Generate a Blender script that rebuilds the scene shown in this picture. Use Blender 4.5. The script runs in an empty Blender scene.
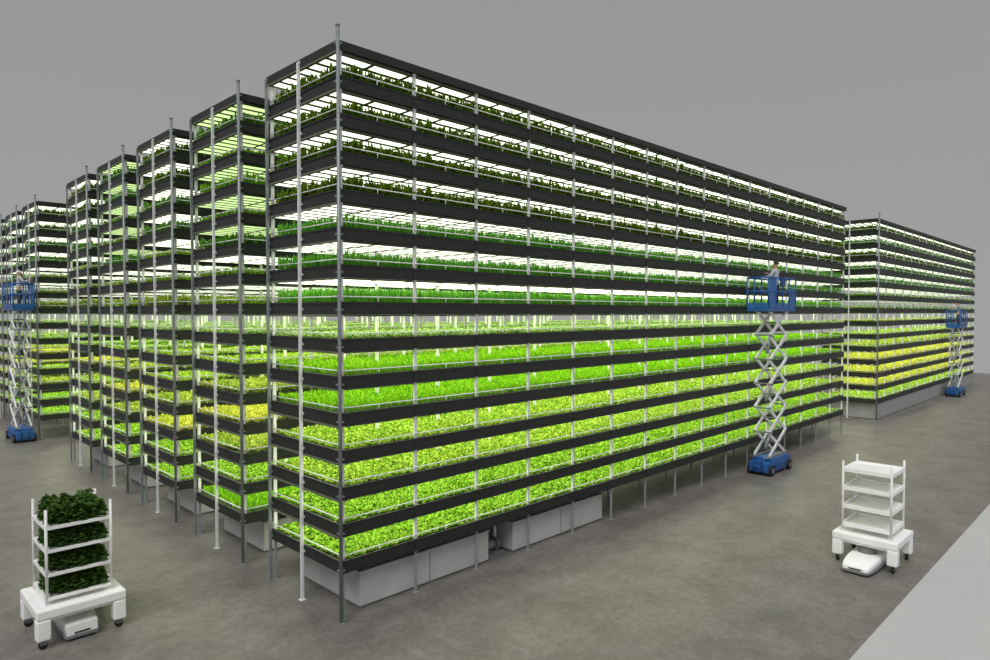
import bpy, bmesh, math, random
import numpy as np
from mathutils import Vector, Matrix
random.seed(4); rng=np.random.default_rng(7)
C=bpy.context.scene; COL=C.collection
try:
    C.view_settings.view_transform='Standard'; C.view_settings.look='None'
except Exception as e: print(e)

# ---------------------------------------------------------------- helpers
def lin(c):
    return tuple(((x/255)/12.92 if x/255<=.04045 else ((x/255+.055)/1.055)**2.4) for x in c)+(1,)
def mat(name,col,rough=.5,metal=0,var=.12,scale=6,emit=None,es=0,bump=0):
    m=bpy.data.materials.new(name); m.use_nodes=True; n=m.node_tree.nodes; l=m.node_tree.links
    b=n['Principled BSDF']; b.inputs['Roughness'].default_value=rough; b.inputs['Metallic'].default_value=metal
    c=lin(col)
    tc=n.new('ShaderNodeTexCoord'); t=n.new('ShaderNodeTexNoise'); t.inputs['Scale'].default_value=scale; t.inputs['Detail'].default_value=3
    r=n.new('ShaderNodeValToRGB'); r.color_ramp.elements[0].position=.3; r.color_ramp.elements[1].position=.7
    r.color_ramp.elements[0].color=tuple(x*(1-var) for x in c[:3])+(1,); r.color_ramp.elements[1].color=tuple(min(1,x*(1+var)) for x in c[:3])+(1,)
    l.new(tc.outputs['Object'],t.inputs['Vector']); l.new(t.outputs['Fac'],r.inputs['Fac']); l.new(r.outputs['Color'],b.inputs['Base Color'])
    if emit: 
        b.inputs['Emission Color'].default_value=lin(emit); b.inputs['Emission Strength'].default_value=es
    return m
def leafmat(name,c1,c2,trans=.3):
    m=bpy.data.materials.new(name); m.use_nodes=True; n=m.node_tree.nodes; l=m.node_tree.links
    n.remove(n['Principled BSDF']); out=n['Material Output']
    g=n.new('ShaderNodeNewGeometry'); r=n.new('ShaderNodeValToRGB')
    r.color_ramp.elements[0].color=lin(c1); r.color_ramp.elements[1].color=lin(c2)
    d=n.new('ShaderNodeBsdfDiffuse'); t=n.new('ShaderNodeBsdfTranslucent'); mx=n.new('ShaderNodeMixShader'); mx.inputs[0].default_value=trans
    l.new(g.outputs['Random Per Island'],r.inputs['Fac']); l.new(r.outputs['Color'],d.inputs['Color']); l.new(r.outputs['Color'],t.inputs['Color'])
    l.new(d.outputs[0],mx.inputs[1]); l.new(t.outputs[0],mx.inputs[2]); l.new(mx.outputs[0],out.inputs['Surface'])
    return m
class MB:
    def __init__(s): s.v=[]; s.f=[]; s.sm=[]
    def box(s,a,b):
        o=len(s.v); x0,y0,z0=a; x1,y1,z1=b
        s.v+=[(x0,y0,z0),(x1,y0,z0),(x1,y1,z0),(x0,y1,z0),(x0,y0,z1),(x1,y0,z1),(x1,y1,z1),(x0,y1,z1)]
        for f in [(0,3,2,1),(4,5,6,7),(0,1,5,4),(1,2,6,5),(2,3,7,6),(3,0,4,7)]: s.f.append(tuple(i+o for i in f)); s.sm.append(False)
        return s
    def ring(s,pts_a,pts_b,smooth=True,cap=True):
        o=len(s.v); n=len(pts_a); s.v+=[tuple(p) for p in pts_a]+[tuple(p) for p in pts_b]
        for i in range(n):
            j=(i+1)%n; s.f.append((o+i,o+j,o+n+j,o+n+i)); s.sm.append(smooth)
        if cap:
            s.f.append(tuple(o+i for i in reversed(range(n)))); s.sm.append(False)
            s.f.append(tuple(o+n+i for i in range(n))); s.sm.append(False)
        return s
    def tube(s,a,b,r,n=10,r2=None):
        a=Vector(a); b=Vector(b); d=(b-a).normalized(); u=d.orthogonal().normalized(); w=d.cross(u)
        r2=r if r2 is None else r2
        return s.ring([a+(u*math.cos(t)+w*math.sin(t))*r for t in [2*math.pi*i/n for i in range(n)]],
                      [b+(u*math.cos(t)+w*math.sin(t))*r2 for t in [2*math.pi*i/n for i in range(n)]])
    def beam(s,a,b,w,h,side=(0,1,0)):
        a=Vector(a); b=Vector(b); d=(b-a).normalized(); u=Vector(side).normalized(); v=d.cross(u).normalized()
        c=[u*w/2+v*h/2,-u*w/2+v*h/2,-u*w/2-v*h/2,u*w/2-v*h/2]
        return s.ring([a+k for k in c],[b+k for k in c],False)
    def quad(s,p):
        o=len(s.v); s.v+=p; s.f.append(tuple(range(o,o+len(p)))); s.sm.append(False); return s
    def mesh(s,name):
        m=bpy.data.meshes.new(name); m.from_pydata(s.v,[],s.f); m.polygons.foreach_set('use_smooth',s.sm); m.update(); return m
def link(name,me,m=None,parent=None,loc=(0,0,0),rz=0,bevel=0):
    o=bpy.data.objects.new(name,me); COL.objects.link(o); o.location=loc; o.rotation_euler=(0,0,rz)
    if m is not None:
        if len(me.materials)==0: me.materials.append(m)
        if me.materials[0]!=m: 
            o.material_slots[0].link='OBJECT'; o.material_slots[0].material=m
    if parent: o.parent=parent
    if bevel:
        b=o.modifiers.new('Bevel','BEVEL'); b.width=bevel; b.segments=2; b.limit_method='ANGLE'
    return o
def ob(name,mb,m,parent=None,**k): return link(name,mb.mesh(name),m,parent,**k)
def tag(o,label,cat=None,group=None,kind=None):
    if label:o['label']=label
    if cat:o['category']=cat
    if group:o['group']=group
    if kind:o['kind']=kind
    return o
def thing(name,loc,label,cat,group=None,rz=0):
    o=bpy.data.objects.new(name,None); COL.objects.link(o); o.location=loc; o.rotation_euler=(0,0,rz); o.empty_display_size=.3
    return tag(o,label,cat,group)

# ---------------------------------------------------------------- materials
M={}
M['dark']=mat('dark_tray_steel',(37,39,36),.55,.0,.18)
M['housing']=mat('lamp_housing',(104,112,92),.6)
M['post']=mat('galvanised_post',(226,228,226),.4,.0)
M['leg']=mat('shaded_leg_steel',(150,153,152),.5,.1)  # post steel darkened: shadow below the trays put into the colour
M['mast']=mat('mast_steel',(138,142,144),.4,.25)
M['pipe']=mat('pale_pipe',(228,230,226),.4)
M['bed']=mat('growing_medium',(50,66,28),.9,0,.3,20)
M['white']=mat('white_paint',(246,246,245),.4,0,.02,3)
M['plinth']=mat('plinth_white',(192,193,192),.6,0,.07,2)
M['plinthg']=mat('plinth_grey',(160,162,162),.6,0,.07,2)
M['grey']=mat('mid_grey_plastic',(120,122,124),.5)
M['black']=mat('black_rubber',(25,25,26),.7)
M['blue']=mat('blue_paint',(38,98,164),.4,0,.1,3)
M['dblue']=mat('dark_blue_paint',(28,72,132),.45)
M['zinc']=mat('zinc_arm',(228,230,231),.35,.1)
M['led']=mat('led_strip',(240,242,225),.5,emit=(252,255,234),es=1.9)
M['ledlow']=mat('led_strip_lower',(255,255,255),.5,emit=(255,255,222),es=3.9)
M['ledg']=mat('led_strip_crop_bounce',(200,220,180),.5,emit=(222,250,172),es=1.15)  # lamp strips tinted green, crop reflections put into the glow colour
M['skin']=mat('skin',(205,160,130),.5)
M['hair']=mat('dark_hair',(50,38,30),.7)
M['shirt']=mat('pale_work_jacket',(190,196,202),.8)
M['trouser']=mat('dark_work_trousers',(60,66,78),.8)
L={
 'let1':leafmat('lettuce_bright',(88,150,22),(190,228,90)),
 'let2':leafmat('lettuce_yellow',(104,160,26),(206,230,104)),
 'grass1':leafmat('grass_vivid',(92,164,16),(172,226,60)),
 'grass2':leafmat('grass_green',(62,146,38),(146,214,86)),
 'mix':leafmat('leaf_mixed',(76,138,34),(214,220,108)),
 'pale':leafmat('leaf_pale_green',(110,165,70),(205,226,150)),
 'herb':leafmat('herb_green',(60,124,36),(138,196,76)),
 'dark':leafmat('herb_dark',(62,92,20),(132,164,50)),
 'yel':leafmat('leaf_yellow',(140,172,42),(236,228,114)),
 'cart':leafmat('seedling_dark',(34,60,24),(98,132,64),.2),
}

# ---------------------------------------------------------------- foliage
BAY=1.79; DEP=2.86
def leaves(P,ph,el,ln,wd,droop,bank):
    n=len(P); d=np.stack([np.cos(ph),np.sin(ph),np.zeros(n)],1); s=np.stack([-np.sin(ph),np.cos(ph),np.zeros(n)],1)
    up=np.array([0,0,1.0])
    c=np.cos(el)[:,None]; e=np.sin(el)[:,None]
    s=s*np.cos(bank)[:,None]+up*np.sin(bank)[:,None]
    l=ln[:,None]; w=wd[:,None]; dr=droop[:,None]
    a=P; m=P+(d*c+up*e)*l*.45; u=P+(d*c*1.05+up*e*(1-dr*.3))*l*.8; t=P+(d*c*1.25+up*e*(1-dr))*l
    V=np.stack([a,m-s*w*.4,m+s*w*.4,u-s*w*.5,u+s*w*.5,t],1).reshape(-1,3)
    return V
def leafmesh(name,V,n):
    base=(np.arange(n)*6)[:,None]
    tri1=base+np.array([0,2,1]); q=base+np.array([1,2,4,3]); tri2=base+np.array([3,4,5])
    loops=np.concatenate([tri1,q,tri2],1).reshape(-1)
    starts=((np.arange(n)*10)[:,None]+np.array([0,3,7])).reshape(-1)
    me=bpy.data.meshes.new(name); me.vertices.add(len(V)); me.vertices.foreach_set('co',V.astype(np.float32).reshape(-1))
    me.loops.add(len(loops)); me.loops.foreach_set('vertex_index',loops.astype(np.int32))
    me.polygons.add(n*3); me.polygons.foreach_set('loop_start',starts.astype(np.int32))
    try: me.polygons.foreach_set('loop_total',np.tile([3,4,3],n).astype(np.int32))
    except Exception: pass
    me.update(); me.validate(); return me
def head_leaves(P,k,size,kind):
    n=len(P); PP=np.repeat(P,k,0); N=n*k; sc=np.repeat(size,k)
    ph=rng.uniform(0,2*np.pi,N)
    if kind=='let':
        el=rng.uniform(.3,1.3,N); ln=rng.uniform(.07,.12,N)*sc; wd=rng.uniform(.034,.054,N)*sc; dr=rng.uniform(.0,.45,N)
    elif kind=='grass':
        el=rng.uniform(1.1,1.5,N); ln=rng.uniform(.14,.21,N)*sc; wd=rng.uniform(.014,.022,N)*sc; dr=rng.uniform(0,.15,N)
    elif kind in('herb','fringe'):
        el=rng.uniform(.4,1.45,N); ln=rng.uniform(.08,.14,N)*sc; wd=rng.uniform(.032,.052,N)*sc; dr=rng.uniform(0,.4,N)
        PP=PP+np.stack([rng.normal(0,.03,N),rng.normal(0,.03,N),rng.uniform(0,.08,N)],1)
    elif kind=='bush':
        # soft rounded clumps mounding over each shelf
        el=rng.uniform(-.5,.9,N); ln=rng.uniform(.045,.075,N); wd=rng.uniform(.045,.065,N); dr=rng.uniform(0,.5,N)
        th=rng.uniform(0,2*np.pi,N); cz=rng.uniform(0,1,N); rr=np.sqrt(1-cz**2)*.1; hg=np.repeat(rng.uniform(.2,.31,n),k)
        PP=PP+np.stack([np.cos(th)*rr,np.sin(th)*rr,cz*hg],1)
    bank=rng.uniform(-.5,.5,N)
    return leaves(PP,ph,el,ln,wd,dr,bank),N
def grid(nx,ny,W,D,jit):
    xs=(np.arange(nx)+.5)/nx*W; ys=(np.arange(ny)+.5)/ny*D
    X,Y=np.meshgrid(xs,ys,indexing='ij'); I,J=np.meshgrid(np.arange(nx),np.arange(ny),indexing='ij')
    n=nx*ny; P=np.stack([X.reshape(-1)+rng.normal(0,jit,n),Y.reshape(-1)+rng.normal(0,jit,n),np.zeros(n)],1)
    return P,I.reshape(-1),J.reshape(-1)
HX,HY=13,18
cache={}
def crop_mesh(kind,nb,hole=False,W=None,D=None):
    key=(kind,nb,hole,W,D)
    if key in cache: return cache[key]
    W_=W or nb*BAY-.16; D_=D or DEP-.16
    if kind=='let': P,I,J=grid(HX*nb,HY,W_,D_,.008); k=14
    elif kind=='grass': P,I,J=grid(17*nb,26,W_,D_,.02); k=9
    elif kind=='herb': P,I,J=grid(14*nb,21,W_,D_,.02); k=15
    elif kind=='fringe': P,I,J=grid(18*nb,14,W_,D_,.02); k=19
    if W: 
        P,I,J=grid(6,6,W_,D_,.02); k=190
    if hole:
        keep=~((I<24)&(J<6)); P=P[keep]
    V,n=head_leaves(P,k,rng.uniform(.8,1.25,len(P)),kind)
    me=leafmesh('crop_'+kind,V,n); cache[key]=me; return me

# ---------------------------------------------------------------- setting
def floor_mat(name,cA,cB,rough,lo,hi):
    m=bpy.data.materials.new(name); m.use_nodes=True; n=m.node_tree.nodes; l=m.node_tree.links; b=n['Principled BSDF']
    tc=n.new('ShaderNodeTexCoord'); b.inputs['Roughness'].default_value=rough
    t1=n.new('ShaderNodeTexNoise'); t1.inputs['Scale'].default_value=.8; t1.inputs['Detail'].default_value=12; t1.inputs['Roughness'].default_value=.74
    t2=n.new('ShaderNodeTexNoise'); t2.inputs['Scale'].default_value=6; t2.inputs['Detail'].default_value=8; t2.inputs['Roughness'].default_value=.8
    r1=n.new('ShaderNodeValToRGB'); r1.color_ramp.elements[0].position=.37; r1.color_ramp.elements[1].position=.63
    r1.color_ramp.elements[0].color=lin(cA); r1.color_ramp.elements[1].color=lin(cB)
    r2=n.new('ShaderNodeValToRGB'); r2.color_ramp.elements[0].position=.38; r2.color_ramp.elements[1].position=.62
    r2.color_ramp.elements[0].color=(lo,lo,lo,1); r2.color_ramp.elements[1].color=(hi,hi,hi,1)
    mx=n.new('ShaderNodeMix'); mx.data_type='RGBA'; mx.blend_type='MULTIPLY'; mx.inputs[0].default_value=1
    for t in (t1,t2): l.new(tc.outputs['Object'],t.inputs['Vector'])
    l.new(t1.outputs['Fac'],r1.inputs['Fac']); l.new(t2.outputs['Fac'],r2.inputs['Fac'])
    l.new(r1.outputs['Color'],mx.inputs[6]); l.new(r2.outputs['Color'],mx.inputs[7]); l.new(mx.outputs[2],b.inputs['Base Color'])
    return m
fm=floor_mat('mottled_concrete',(102,98,93),(130,126,120),.45,.77,1.12)
fl=floor_mat('pale_floor_paint',(184,184,185),(188,188,189),.6,.97,1.01)
tag(ob('floor',MB().box((-22,3.72,-.2),(80,72,0)),fm),'mottled grey concrete floor under the racks','floor',kind='structure')
tag(ob('trim_1',MB().box((-22,-25,-.2),(80,3.72,.002)),fl),'pale grey floor strip at the lower right corner','floor',kind='structure')

# ---------------------------------------------------------------- racks
NT=14; P0=.92; TP=(10.98-P0)/NT; TH=.25; BH=.225
rk={}
def tray_me(nb):
    if ('tray',nb) in rk: return rk['tray',nb]
    Lx=nb*BAY; b=MB()
    b.box((0,0,0),(Lx,DEP,.05)); b.box((0,0,.05),(Lx,.025,TH)); b.box((0,DEP-.025,.05),(Lx,DEP,TH))
    b.box((0,.025,.05),(.025,DEP-.025,TH)); b.box((Lx-.025,.025,.05),(Lx,DEP-.025,TH))
    b.box((-.012,-.012,TH-.035),(Lx+.012,0,TH)); b.box((-.012,-.012,0),(Lx+.012,0,.03)); b.box((-.02,0,TH-.035),(0,DEP,TH))
    for i in range(1,nb): b.box((i*BAY-.012,-.01,.03),(i*BAY+.012,0,TH-.035))
    rk['tray',nb]=b.mesh('growing_tray'); return rk['tray',nb]
def bed_me(nb):
    if ('bed',nb) in rk: return rk['bed',nb]
    rk['bed',nb]=MB().box((.04,.04,.052),(nb*BAY-.04,DEP-.04,BH)).mesh('growing_bed'); return rk['bed',nb]
def led_bay(b,x0,detail):
    ny=7
    n=2 if detail else 1
    for s in range(n):
        a=x0+.05+s*BAY/n; c=x0+(s+1)*BAY/n-.05
        for j in range(ny):
            w=(DEP-.2)/ny; y=.1+j*w+.065; b.quad([(a,y,0),(a,y+w-.13,0),(c,y+w-.13,0),(c,y,0)])
def house_bay(b,x0):
    for i in range(2):
        xa=x0+i*BAY/2; b.box((xa-.03,.06,.0),(xa+.03,DEP-.06,.035))
    for j in range(8):
        y=.1+j*(DEP-.2)/7; b.box((x0,y-.04,.004),(x0+BAY,y+.04,.035))
def get(key,fn):
    if key not in rk: rk[key]=fn()
    return rk[key]
def m_ledbay():
    b=MB(); led_bay(b,0,True); return b.mesh('lamp_panel')
def m_ledrow(nb):
    b=MB()
    for i in range(nb): led_bay(b,i*BAY,False)
    return b.mesh('lamp_panel')
def m_ledrest():
    b=MB()
    for k in range(8):
        for i in range(16):
            q=MB(); led_bay(q,i*BAY,False)
            o=len(b.v); b.v+=[(x,y,z+P0+(k+1)*TP-.035) for x,y,z in q.v]; b.f+=[tuple(t+o for t in f) for f in q.f]; b.sm+=q.sm
    return b.mesh('lamp_panel')
def m_house(nb):
    b=MB()
    for i in range(nb): house_bay(b,i*BAY)
    return b.mesh('lamp_frame')
def m_post():
    b=MB(); b.box((-.034,-.024,P0-.02),(.034,.024,P0+NT*TP+.02))
    for k in range(NT+1): b.box((-.042,-.03,P0+k*TP-.02),(.042,.03,P0+k*TP))
    return b.mesh('post')
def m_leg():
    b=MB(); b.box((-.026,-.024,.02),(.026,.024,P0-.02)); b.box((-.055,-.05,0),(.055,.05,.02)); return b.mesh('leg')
def m_mast():
    b=MB(); b.tube((0,0,.02),(0,0,11.38),.036,12); b.tube((0,0,0),(0,0,.025),.07,12); b.tube((0,0,11.38),(0,0,11.42),.042,12)
    for k in range(0,NT+1): b.box((-.03,-.02,P0+k*TP+.08),(.08,.09,P0+k*TP+.11))
    return b.mesh('mast')
def m_endpost():
    b=MB(); b.box((-.028,-.028,.02),(.028,.028,P0+NT*TP+.1)); b.box((-.06,-.06,0),(.06,.06,.02))
    for k in range(NT+1): b.box((.0,-.04,P0+k*TP+.08),(.05,.04,P0+k*TP+.13))
    return b.mesh('end_post')
def m_pipe(nb):
    h=TH+.1
    b=MB(); b.tube((.02,.015,h),(nb*BAY-.02,.015,h),.012,6); b.tube((.02,.02,h),(.02,DEP-.04,h),.012,6)
    for i in range(nb*2+1):
        x=min(max(i*BAY/2,.05),nb*BAY-.05); b.tube((x,.015,TH),(x,.015,h),.011,6)
    return b.mesh('rail')
def m_top(nb):
    Lx=nb*BAY; b=MB(); b.box((-.03,-.03,0),(Lx+.03,DEP+.03,.06)); b.box((-.03,-.03,.06),(Lx+.03,.02,.17)); b.box((-.03,DEP-.02,.06),(Lx+.03,DEP+.03,.17))
    b.box((-.03,.02,.06),(.02,DEP-.02,.17)); b.box((Lx-.02,.02,.06),(Lx+.03,DEP-.02,.17))
    for i in range(1,nb): b.box((i*BAY-.03,.02,.06),(i*BAY+.03,DEP-.02,.14))
    return b.mesh('top_panel')
ORD=['bottom','second','third','fourth','fifth','sixth','seventh','eighth','ninth','tenth','eleventh','twelfth','thirteenth','top']
KM={'let1':('let','bright green lettuce'),'let2':('let','yellow-green lettuce'),'grass1':('grass','vivid upright green shoots'),'grass2':('grass','green grassy shoots'),
    'mix':('herb','mixed yellow and green leaves'),'pale':('herb','small pale green leaves'),'herb':('herb','mid green leafy herbs'),'dark':('fringe','dark olive seedlings'),'yel':('herb','pale yellow leafy crop')}
UP={'let':2.1,'grass':1.6,'herb':1.8,'fringe':2.0}
def rack(X,Y,nb,label,short,tiers,near=False,ledm='led',mast=True):
    t=thing('growing_rack',(X,Y,0),label,'rack','vertical farming racks')
    for k in range(NT+1):
        z=P0+k*TP
        if k<NT:
            tr=link('growing_tray',tray_me(nb),M['dark'],t,(0,0,z))
            link('growing_bed',bed_me(nb),M['bed'],tr)
            link('rail',get(('pipe',nb),lambda:m_pipe(nb)),M['pipe'],t,(0,0,z))
            zl=z+TP-.035
            lm=M['ledlow'] if k<7 else (M['ledg'] if (ledm=='ledg' and k>8) else M['led'])
            if near:
                if k>=8:
                    for i in range(nb): link('lamp_panel',get('ledbay',m_ledbay),lm,t,(i*BAY,0,zl))
            else: link('lamp_panel',get(('ledrow',nb),lambda:m_ledrow(nb)),lm,t,(0,0,zl))
            link('lamp_frame',get(('house',nb),lambda:m_house(nb)),M['housing'],t,(0,0,z+TP-.041))
        else: link('top_panel',get(('top',nb),lambda:m_top(nb)),M['dark'],t,(0,0,z))
    if near: tag(link('lamp_panel',m_ledrest(),M['ledlow'],t),None,kind='stuff')
    for i in range(nb+1):
        x=min(max(i*BAY+.06,.06),nb*BAY-.06)
        for y in (.055,DEP/2,DEP-.055):
            if i==0 and y==DEP/2: continue
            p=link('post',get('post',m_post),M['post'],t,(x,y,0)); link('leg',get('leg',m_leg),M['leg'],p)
    link('end_post',get('endp',m_endpost),M['post'],t,(-.05,DEP/2,0)); link('end_post',get('endp',m_endpost),M['mast'],t,(-.05,DEP-.03,0))
    if mast: link('mast',get('mast',m_mast),M['mast'],t,(-.055,-.07,0))
    for k,kk in enumerate(tiers):
        kind,txt=KM[kk]; hole=near and k<2
        o=link({'let':'lettuce_bed','grass':'shoot_bed','herb':'leaf_bed','fringe':'seedling_bed'}[kind],crop_mesh(kind,nb,hole),L[kk],None,(X+.06,Y+.06,P0+k*TP+BH))
        if k>6: o.scale=(1,1,UP[kind])
        if k==6: o.scale=(1,1,.7)
        tag(o,f'{txt} on the {ORD[k]} tier of the {short}','plants','crop beds on the racks','stuff')
    return t
RX,RY=6.95,11.15
T1=['let1','let1','let2','let2','grass1','grass1','pale','grass2','grass2','grass2','dark','dark','dark','dark']
rack(RX,RY,16,'largest and nearest rack of fourteen lit tiers, long side facing the open floor','largest nearest rack',T1,near=True)
T2=['grass1','let1','mix','yel','mix','let2','pale','let2','let1','herb','let1','grass1','let1','herb']
T3=['let1','let1','yel','mix','let2','let2','pale','mix','let2','let2','herb','herb','dark','dark']
T4=['let1','let1','mix','yel','mix','let1','pale','let2','let2','grass2','let1','let1','grass2','herb']
T5=['let1','let1','mix','let2','yel','let1','pale','mix','let2','let2','herb','herb','dark','dark']
rack(RX,RY+4.3,16,'second rack back, its end just left of the nearest rack','second rack from the front',T2,ledm='ledg')
rack(RX,RY+8.6,16,'third rack back, its end left of the second rack','third rack from the front',T3)
rack(RX,RY+12.9,6,'fourth rack back, its narrow end left of the third rack','fourth rack from the front',T4,ledm='ledg')
rack(RX,RY+17.2,6,'fifth rack back, last before the wide gap to the far left racks','fifth rack from the front',T5)
rack(RX,37.0,4,'far left rack standing behind the left blue scissor lift, beyond the gap','far rack just beyond the gap',T5)
rack(RX,41.3,3,'far left rack peeking out just left of the one beyond the gap','second far rack beyond the gap',T2)
rack(RX,45.6,3,'farthest rack, cut by the left edge of the photo','farthest rack at the left edge',T3)
T6=['let2','yel','yel','yel','mix','let2','mix','let1','let1','grass2','herb','dark','herb','dark']
rack(40.9,RY,15,'separate rack on the right, beyond the cross aisle at the end of the largest rack','right rack beyond the cross aisle',T6)

# individual lettuce heads at the near corner
hm=[]
for v in range(6):
    V,n=head_leaves(np.zeros((1,3)),16,np.array([1.1]),'let'); me=leafmesh('lettuce_head',V,n); me.materials.append(L['let1']); hm.append(me)
W_=16*BAY-.16; D_=DEP-.16
for k in (0,1):
    for i in range(24):
        for j in range(6):
            x=(i+.5)/(HX*16)*W_+random.gauss(0,.008); y=(j+.5)/HY*D_+random.gauss(0,.008)
            o=link('lettuce_head',random.choice(hm),None,None,(RX+.06+x,RY+.06+y,P0+k*TP+BH),random.uniform(0,6.28)); s=random.uniform(.85,1.2); o.scale=(s,s,s)
            tag(o,['green lettuce head near the close corner of the nearest rack, lowest tier','green lettuce head near the close corner of the nearest rack, second tier up'][k],'lettuce','lettuce heads on the lowest tier' if k==0 else 'lettuce heads on the second tier')

# white plinth boxes under racks
def plinth(x0,x1,y0,label,h=.76,w=2.53,m='plinth',seam=1.7):
    t=thing('plinth_box',(x0,y0,0),label,'box','pale boxes under the racks')
    ob('body',MB().box((0,0,.04),(x1-x0,w,h-.03)),M[m],t,bevel=.012)
    ob('lid',MB().box((-.02,-.02,h-.03),(x1-x0+.02,w+.02,h)),M[m],t)
    ob('skirting',MB().box((.03,.03,0),(x1-x0-.03,w-.03,.04)),M['grey'],t)
    n=max(1,int((x1-x0)/seam))
    for i in range(1,n): ob('seam_strip',MB().box(((x1-x0)*i/n-.01,-.006,.06),((x1-x0)*i/n+.01,0,h-.05)),M['grey'],t)
plinth(7.51,11.15,11.31+.06,'white box under the near corner of the largest rack',w=2.4)
plinth(12.0,15.75,11.31+.06,'white box under the largest rack, right of the corner box',w=2.4)
plinth(7.6,11.2,15.72,'white box under the end of the second rack',w=2.4)
plinth(7.6,11.2,20.02,'white box under the end of the third rack',w=2.4)
plinth(7.6,11.2,24.32,'white box under the end of the fourth rack',w=2.4)
plinth(7.6,11.2,28.62,'white box under the end of the fifth rack',w=2.4)
plinth(41.2,53.0,11.17,'long grey box under the near half of the right rack',.88,2.6,'plinthg',4)
plinth(53.3,66.8,11.17,'long grey box under the far half of the right rack',.88,2.6,'plinthg',4)
t=thing('pump_unit',(11.57,11.75,0),'small grey pump with pipes between the two white boxes','pump')
ob('base_plate',MB().box((-.28,-.25,0),(.28,.25,.05)),M['grey'],t)
ob('motor',MB().tube((-.2,0,.22),(.12,0,.22),.13,16),M['mast'],t)
ob('pump_housing',MB().tube((.12,0,.22),(.22,0,.22),.17,16),M['grey'],t)
ob('outlet_pipe',MB().tube((.17,0,.3),(.17,0,.7),.04,10).tube((.17,0,.68),(-.25,0,.68),.04,10),M['pipe'],t)

# ---------------------------------------------------------------- scissor lift
def wheel(parent,x,y,r=.19,w=.12):
    s=1 if y>0 else -1
    o=ob('wheel',MB().tube((x,y-s*w/2,r),(x,y+s*w/2,r),r,20),M['black'],parent,bevel=.015)
    ob('hub',MB().tube((x,y+s*w/2,r),(x,y+s*(w/2+.015),r),r*.5,14),M['grey'],o)
def lift(loc,rz,pf,label,stages=6):
    t=thing('scissor_lift',loc,label,'scissor lift','blue scissor lifts',rz)
    l,w=1.02,.38
    b=MB(); b.box((-l,-w+.03,.12),(l,w-.03,.5)); b.box((-l+.25,-w,.34),(l-.25,w,.62)); b.box((-l-.05,-w+.08,.2),(-l,w-.08,.46)); b.box((l,-w+.08,.2),(l+.05,w-.08,.46))
    ob('chassis',b,M['blue'],t,bevel=.02)
    for s in (-1,1):
        ob('side_panel',MB().box((-.5,s*w-(.0 if s>0 else .04),.14),(.5,s*w+(.04 if s>0 else 0),.36)),M['dblue'],t,bevel=.01)
    for x in (-l+.22,l-.22):
        for y in (-w,w): wheel(t,x,y*1.02)
    z0=.68; hs=(pf-.1-z0)/stages; hx=.76
    for y in (-.3,.2): ob('mounting_rail',MB().box((-l+.1,y,.62),(l-.1,y+.1,.68)),M['grey'],t)
    for i in range(stages):
        a=z0+i*hs; c=a+hs
        for s in (-1,1):
            ob('scissor_arm',MB().beam((-hx,s*.28,a),(hx,s*.28,c),.05,.11),M['zinc'],t)
            ob('scissor_arm',MB().beam((hx,s*.22,a),(-hx,s*.22,c),.05,.11),M['zinc'],t)
        ob('pivot_pin',MB().tube((0,-.33,(a+c)/2),(0,.33,(a+c)/2),.03,10),M['grey'],t)
        for x in (-hx,hx):
            zz=c-(.0 if i<stages-1 else .02); ob('pivot_pin',MB().tube((x,-.33,zz),(x,.33,zz),.028,10),M['grey'],t)
    for i in (0,2,4):
        if i+1<stages: 
            a=z0+i*hs
            cy=ob('hydraulic_cylinder',MB().tube((-.45,0,a+.25*hs),(.1,0,a+.9*hs),.055,12),M['mast'],t)
            ob('piston_rod',MB().tube((.1,0,a+.9*hs),(.4,0,a+1.28*hs),.03,10),M['zinc'],cy)
    e=1.22
    ob('platform_deck',MB().box((-e,-.4,pf-.12),(e,.4,pf)),M['blue'],t,bevel=.01)
    b=MB()
    for s in (-1,1): b.box((-e,s*.4-.015,pf),(e,s*.4+.015,pf+.18))
    for s in (-1,1): b.box((s*e-.015,-.4,pf),(s*e+.015,.4,pf+.18))
    ob('toe_board',b,M['blue'],t)
    b=MB(); r=.03
    for s in (-1,1):
        for z in (.6,1.1): b.tube((-e,s*.4,pf+z),(e,s*.4,pf+z),r,8)
        for x in (-e,-e/2,0,e/2,e): b.tube((x,s*.4,pf),(x,s*.4,pf+1.1),r,8)
        for z in (.6,1.1): b.tube((s*e,-.4,pf+z),(s*e,.4,pf+z),r,8)
    ob('guardrail',b,M['blue'],t)
    for xa,xb,zt in ((-e+.02,-e/2-.02,1.06),(e/2+.12,e-.02,.7)): ob('infill_panel',MB().box((xa,-.4,pf+.18),(xb,-.385,pf+zt)),M['blue'],t)
    cb=ob('control_box',MB().box((-.35,-.52,pf+.82),(-.02,-.43,pf+1.12)),M['dblue'],t,bevel=.015)
    ob('joystick',MB().tube((-.18,-.47,pf+1.12),(-.18,-.47,pf+1.22),.02,8),M['black'],cb)
    b=MB()
    for s in (-.16,.16): b.tube((-l-.07,s,.18),(-l-.07,s,.9),.018,8)
    for z in (.3,.5,.7): b.tube((-l-.07,-.16,z),(-l-.07,.16,z),.015,8)
    b.tube((-l-.07,-.16,.25),(-l,-.16,.25),.015,8).tube((-l-.07,.16,.25),(-l,.16,.25),.015,8)
    ob('ladder',b,M['dblue'],t)
    return t
lift((25.1,10.4,0),0,6.15,'blue scissor lift raised against the long side of the largest rack')
lift((6.35,37.9,0),math.pi/2,6.2,'blue scissor lift at the left edge of the photo, beside the far left racks')
lift((57.2,10.45,0),0,5.0,'blue scissor lift beside the right rack, farthest and smallest in view',5)

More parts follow.
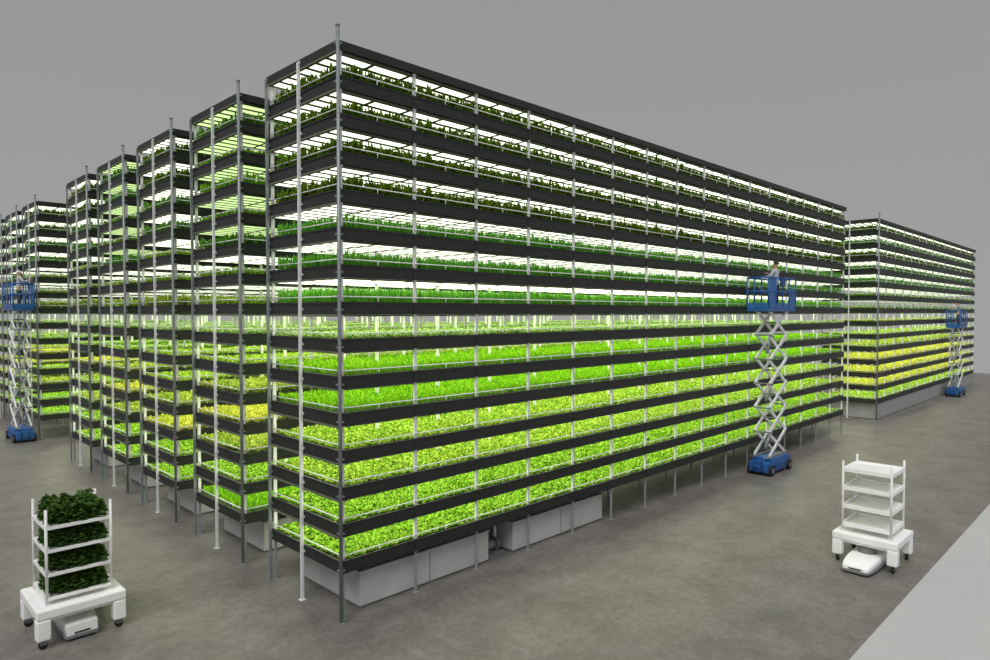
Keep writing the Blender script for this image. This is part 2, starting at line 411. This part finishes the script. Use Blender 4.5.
# ---------------------------------------------------------------- people
def skinmesh(nodes,edges,sub=2):
    bm=bmesh.new(); ly=bm.verts.layers.skin.verify(); vs=[]
    for i,(p,r) in enumerate(nodes):
        v=bm.verts.new(p); rr=r if isinstance(r,tuple) else (r,r); v[ly].radius=rr; v[ly].use_root=(i==0); vs.append(v)
    for a,b in edges: bm.edges.new((vs[a],vs[b]))
    me=bpy.data.meshes.new('tmp'); bm.to_mesh(me); bm.free()
    o=bpy.data.objects.new('tmp',me); COL.objects.link(o)
    s=o.modifiers.new('Skin','SKIN'); s.use_smooth_shade=True
    o.modifiers.new('Sub','SUBSURF').levels=sub
    dg=bpy.context.evaluated_depsgraph_get(); dg.update(); r=bpy.data.meshes.new_from_object(o.evaluated_get(dg))
    bpy.data.objects.remove(o); return r
def person(loc,rz,label,jacket,cap):
    root=thing('person',loc,label,'person',None,rz)
    N=[];E=[]
    def add(p,r,par=None):
        N.append((p,r)); i=len(N)-1
        if par is not None:E.append((par,i))
        return i
    pel=add((0,0,.93),(.13,.1)); wa=add((0,0,1.08),(.12,.09),pel); ch=add((0,.01,1.28),(.15,.1),wa); sh=add((0,.01,1.4),(.11,.08),ch)
    ne=add((0,.015,1.49),.05,sh); hb=add((0,.025,1.57),(.07,.082),ne); hc=add((0,.02,1.64),(.078,.095),hb); ht=add((0,.01,1.71),(.055,.065),hc)
    for s,el,wr,hd in ((-1,(-.27,.1,1.17),(-.25,.33,1.16),(-.24,.41,1.15)),(1,(.28,.14,1.2),(.22,.36,1.3),(.2,.44,1.33))):
        so=add((s*.17,.01,1.4),.06,sh); e=add(el,.042,so); w=add(wr,.028,e); h=add(hd,(.035,.02),w)
        dv=(Vector(hd)-Vector(wr)).normalized()
        for q,off in enumerate((-.027,-.009,.009,.027)):
            ln=(.06,.075,.08,.07)[q] if s>0 else (.07,.08,.075,.06)[q]
            a=add(tuple(Vector(hd)+Vector((off,0,0))+dv*.03),.009,h); b=add(tuple(Vector(hd)+Vector((off,0,0))+dv*(.03+ln*.5)+Vector((0,0,-.006))),.008,a)
            add(tuple(Vector(hd)+Vector((off,0,0))+dv*(.03+ln*.85)+Vector((0,0,-.03))),.007,b)
        th=add(tuple(Vector(wr)+dv*.04+Vector((-s*.035,0,.0))),.011,w); add(tuple(Vector(wr)+dv*.085+Vector((-s*.05,0,-.01))),.009,th)
    for s in (-1,1):
        hp=add((s*.09,0,.88),.085,pel); kn=add((s*.11,.02,.48),.055,hp); an=add((s*.12,-.01,.09),.036,kn); fo=add((s*.13,.1,.04),(.04,.03),an); add((s*.14,.17,.035),(.035,.022),fo)
    me=skinmesh(N,E)
    bm=bmesh.new(); bm.from_mesh(me)
    def ell(c,r):
        m=Matrix.Translation(c)@Matrix.Diagonal((*r,1)); bmesh.ops.create_uvsphere(bm,u_segments=8,v_segments=6,radius=1,matrix=m)
    ell((0,.118,1.61),(.014,.02,.025)); ell((-.082,.02,1.62),(.012,.02,.03)); ell((.082,.02,1.62),(.012,.02,.03))
    bm.to_mesh(me); bm.free(); me.polygons.foreach_set('use_smooth',[True]*len(me.polygons))
    me.name='body'; link('body',me,M['skin'],root)
    for s in (-1,1): ob('eye',MB().tube((s*.032,.1,1.635),(s*.032,.116,1.635),.009,8),M['black'],root)
    ob('mouth',MB().tube((-.022,.11,1.565),(.022,.11,1.565),.006,6),mat('lip',(160,90,80)),root)
    j=[((0,0,.9),(.155,.125)),((0,0,1.08),(.145,.112)),((0,.01,1.28),(.172,.122)),((0,.01,1.41),(.125,.1)),((0,.012,1.45),(.07,.065))]; e=[(0,1),(1,2),(2,3),(3,4)]
    for s,el,wr in ((-1,(-.27,.1,1.17),(-.25,.33,1.16)),(1,(.28,.14,1.2),(.22,.36,1.3))):
        n=len(j); el=Vector(el); wr=Vector(wr); wr=el.lerp(wr,.93); j+=[((s*.18,.01,1.39),.078),(tuple(el),.058),(tuple(wr),.042)]; e+=[(3,n),(n,n+1),(n+1,n+2)]
    link('jacket',skinmesh(j,e),jacket,root)
    j=[((0,0,.95),(.15,.12)),((0,0,.9),(.15,.12))]; e=[(0,1)]
    for s in (-1,1):
        n=len(j); j+=[((s*.095,0,.84),.1),((s*.11,.02,.48),.075),((s*.12,-.005,.1),.06)]; e+=[(1,n),(n,n+1),(n+1,n+2)]
    link('trousers',skinmesh(j,e),M['trouser'],root)
    for s in (-1,1):
        b=MB(); b.box((s*.13-.05,-.06,0),(s*.13+.05,.21,.03)); b.box((s*.13-.045,-.055,.03),(s*.13+.045,.19,.09)); ob('shoe',b,M['black'],root,bevel=.02)
    bm=bmesh.new(); bmesh.ops.create_uvsphere(bm,u_segments=20,v_segments=12,radius=1,matrix=Matrix.Translation((0,.0,1.665))@Matrix.Diagonal((.098,.112,.095,1)))
    geom=[v for v in bm.verts if v.co.z<1.63 or (v.co.y>.05 and v.co.z<1.67)]
    bmesh.ops.delete(bm,geom=geom,context='VERTS'); me=bpy.data.meshes.new('hair'); bm.to_mesh(me); bm.free()
    link('hair',me,cap,root)
    return root
capm=mat('pale_cap',(225,225,222),.6)
person((25.2,10.3,6.15),0,'person in a pale jacket tending the largest rack from the raised lift',M['shirt'],M['hair'])
person((6.4,38.0,6.2),-math.pi/2,'person in a pale jacket on the lift at the left edge',M['shirt'],capm)
person((57.2,10.35,5.0),0,'person standing on the far lift beside the right rack',mat('grey_jacket',(150,158,165),.8),M['hair'])

# ---------------------------------------------------------------- carts and transport robots
def cart(loc,label,shelves,top,hw=.69,th=.04):
    t=thing('trolley',loc,label,'trolley','white shelf trolleys')
    b=MB(); b.box((-hw,-hw,.54),(hw,hw,.72)); b.box((-hw+.05,-hw+.05,.48),(hw-.05,hw-.05,.54))
    ob('deck',b,M['white'],t,bevel=.03)
    for x in (-1,1):
        for y in (-1,1):
            a=(hw-.11)
            ob('leg',MB().box((x*a-.11,y*a-.11,.17),(x*a+.11,y*a+.11,.54)),M['white'],t,bevel=.03)
            c=ob('caster',MB().box((x*a-.05,y*a-.045,.08),(x*a+.05,y*a-.03,.17)).box((x*a-.05,y*a+.03,.08),(x*a+.05,y*a+.045,.17)).box((x*a-.05,y*a-.045,.155),(x*a+.05,y*a+.045,.17)),M['grey'],t)
            ob('wheel',MB().tube((x*a,y*a-.026,.07),(x*a,y*a+.026,.07),.07,18),M['black'],c)
    p=.52
    for x in (-p,p):
        for y in (-p,p):
            ob('post',MB().tube((x,y,.72),(x,y,top),.026,10).tube((x,y,.72),(x,y,.75),.05,10),M['post'],t)
    for z in shelves:
        b=MB(); b.box((-p,-p,z),(p,p,z+.03)); b.box((-p-.02,-p-.02,z-.015),(p+.02,-p+.02,z+th)); b.box((-p-.02,p-.02,z-.015),(p+.02,p+.02,z+th))
        b.box((-p-.02,-p,z-.015),(-p+.02,p,z+th)); b.box((p-.02,-p,z-.015),(p+.02,p,z+th))
        ob('shelf',b,M['white'],t)
    return t
CL=(3.22,14.6,0); CR=(17.8,4.87,0)
SH=[.82,1.25,1.68,2.1]
cart(CL,'white trolley at lower left loaded with dark green plants',SH,2.45,.72)
cart(CR,'empty white trolley standing on the open floor at lower right',[.86,1.3,1.74,2.18],2.42,.70,.075)
nm=['lowest shelf','second shelf','third shelf','top shelf']
for k,z in enumerate(SH):
    me=crop_mesh('bush',1,False,.9,.9); o=link('seedling_bed',me,L['cart'],None,(CL[0]-.45,CL[1]-.45,z+.03)); o.scale=(1,1,1.0 if k<3 else 1.2)
    tag(o,f'dense dark green seedlings on the {nm[k]} of the lower left trolley','plants','plants on the trolley','stuff')
def robot(loc,rz,label,ln=.62,wd=.34,ht=.34,boxy=False):
    t=thing('transport_robot',loc,label,'robot','low transport robots',rz)
    def shell(name,x0,x1,w,z0,z1,nose,m):
        ns=22; nc=24; b=MB(); rings=[]
        for i in range(ns+1):
            u=i/ns; x=x0+(x1-x0)*u
            e=min(1,(u/(.08 if boxy else .45))); k=math.sqrt(max(0,1-(1-e)**2)); tail=math.sqrt(max(0,1-max(0,(u-.93)/.07)**2))
            nz=.85 if boxy else nose
            ww=w*((.7 if not boxy else .9)+(.3 if not boxy else .1)*k)*(.85+.15*tail); hh=(z1-z0)*(nz+(1-nz)*(k**1.3))*(.8+.2*tail)
            r=[]
            for j in range(nc+1):
                a=math.pi*j/nc; ca,sa=math.cos(a),math.sin(a); q=.2 if boxy else .32
                r.append((x,ww*math.copysign(abs(ca)**q,ca),z0+hh*abs(sa)**q))
            rings.append(r)
        for r in rings: b.v+=r
        n=nc+1
        for i in range(ns):
            for j in range(nc): b.f.append((i*n+j,i*n+j+1,(i+1)*n+j+1,(i+1)*n+j)); b.sm.append(True)
            b.f.append((i*n,(i+1)*n,(i+1)*n+nc,i*n+nc)); b.sm.append(False)
        b.f.append(tuple(range(n-1,-1,-1))); b.sm.append(False); b.f.append(tuple(ns*n+j for j in range(n))); b.sm.append(False)
        ob(name,b,m,t)
    shell('body',-ln,ln,wd,.08,ht,.4,M['white'])
    shell('bumper',-ln-.02,ln*.9,wd+.015,.05,.11,.9,M['grey'])
    ob('sensor_window',MB().box((-ln-.01,-.13,.12),(-ln+.02,.13,.15)),M['black'],t,bevel=.004)
    ob('lift_plate',MB().tube((.1,0,ht-.02),(.1,0,.46),.2,20),M['grey'],t)
    for x in (-.25,.4):
        for y in (-wd+.06,wd-.06): ob('wheel',MB().tube((x,y-.03,.07),(x,y+.03,.07),.07,14),M['black'],t)
robot((CR[0]-.5,CR[1],0),0,'white sloping-nosed low robot poking out from under the empty trolley',.82,.34,.3)
robot((CL[0]+.0,CL[1]-.12,0),math.pi/2,'white boxy low robot tucked under the trolley loaded with plants',.52,.27,.32,True)

# ---------------------------------------------------------------- light, world, camera
w=bpy.data.worlds.new('World'); C.world=w; w.use_nodes=True; n=w.node_tree.nodes; l=w.node_tree.links
bg=n['Background']; tc=n.new('ShaderNodeTexCoord'); sp=n.new('ShaderNodeSeparateXYZ'); r=n.new('ShaderNodeValToRGB')
l.new(tc.outputs['Generated'],sp.inputs[0]); l.new(sp.outputs['Z'],r.inputs['Fac']); l.new(r.outputs['Color'],bg.inputs['Color'])
r.color_ramp.elements[0].position=0; r.color_ramp.elements[0].color=lin((160,160,160)); r.color_ramp.elements[1].position=.5; r.color_ramp.elements[1].color=lin((150,150,150))
bg.inputs['Strength'].default_value=1
sd=bpy.data.lights.new('sun','SUN'); sd.energy=2.1; sd.angle=math.radians(40); so=bpy.data.objects.new('sun',sd); COL.objects.link(so)
so.rotation_euler=Vector((.5,.3,-.85)).to_track_quat('-Z','Y').to_euler()
cd=bpy.data.cameras.new('camera'); cd.sensor_width=36; cd.lens=668/990*36; cd.clip_end=500
co=bpy.data.objects.new('camera',cd); COL.objects.link(co); co.location=(0,0,6); co.rotation_euler=(math.radians(90-1.54),0,math.radians(-45)); C.camera=co
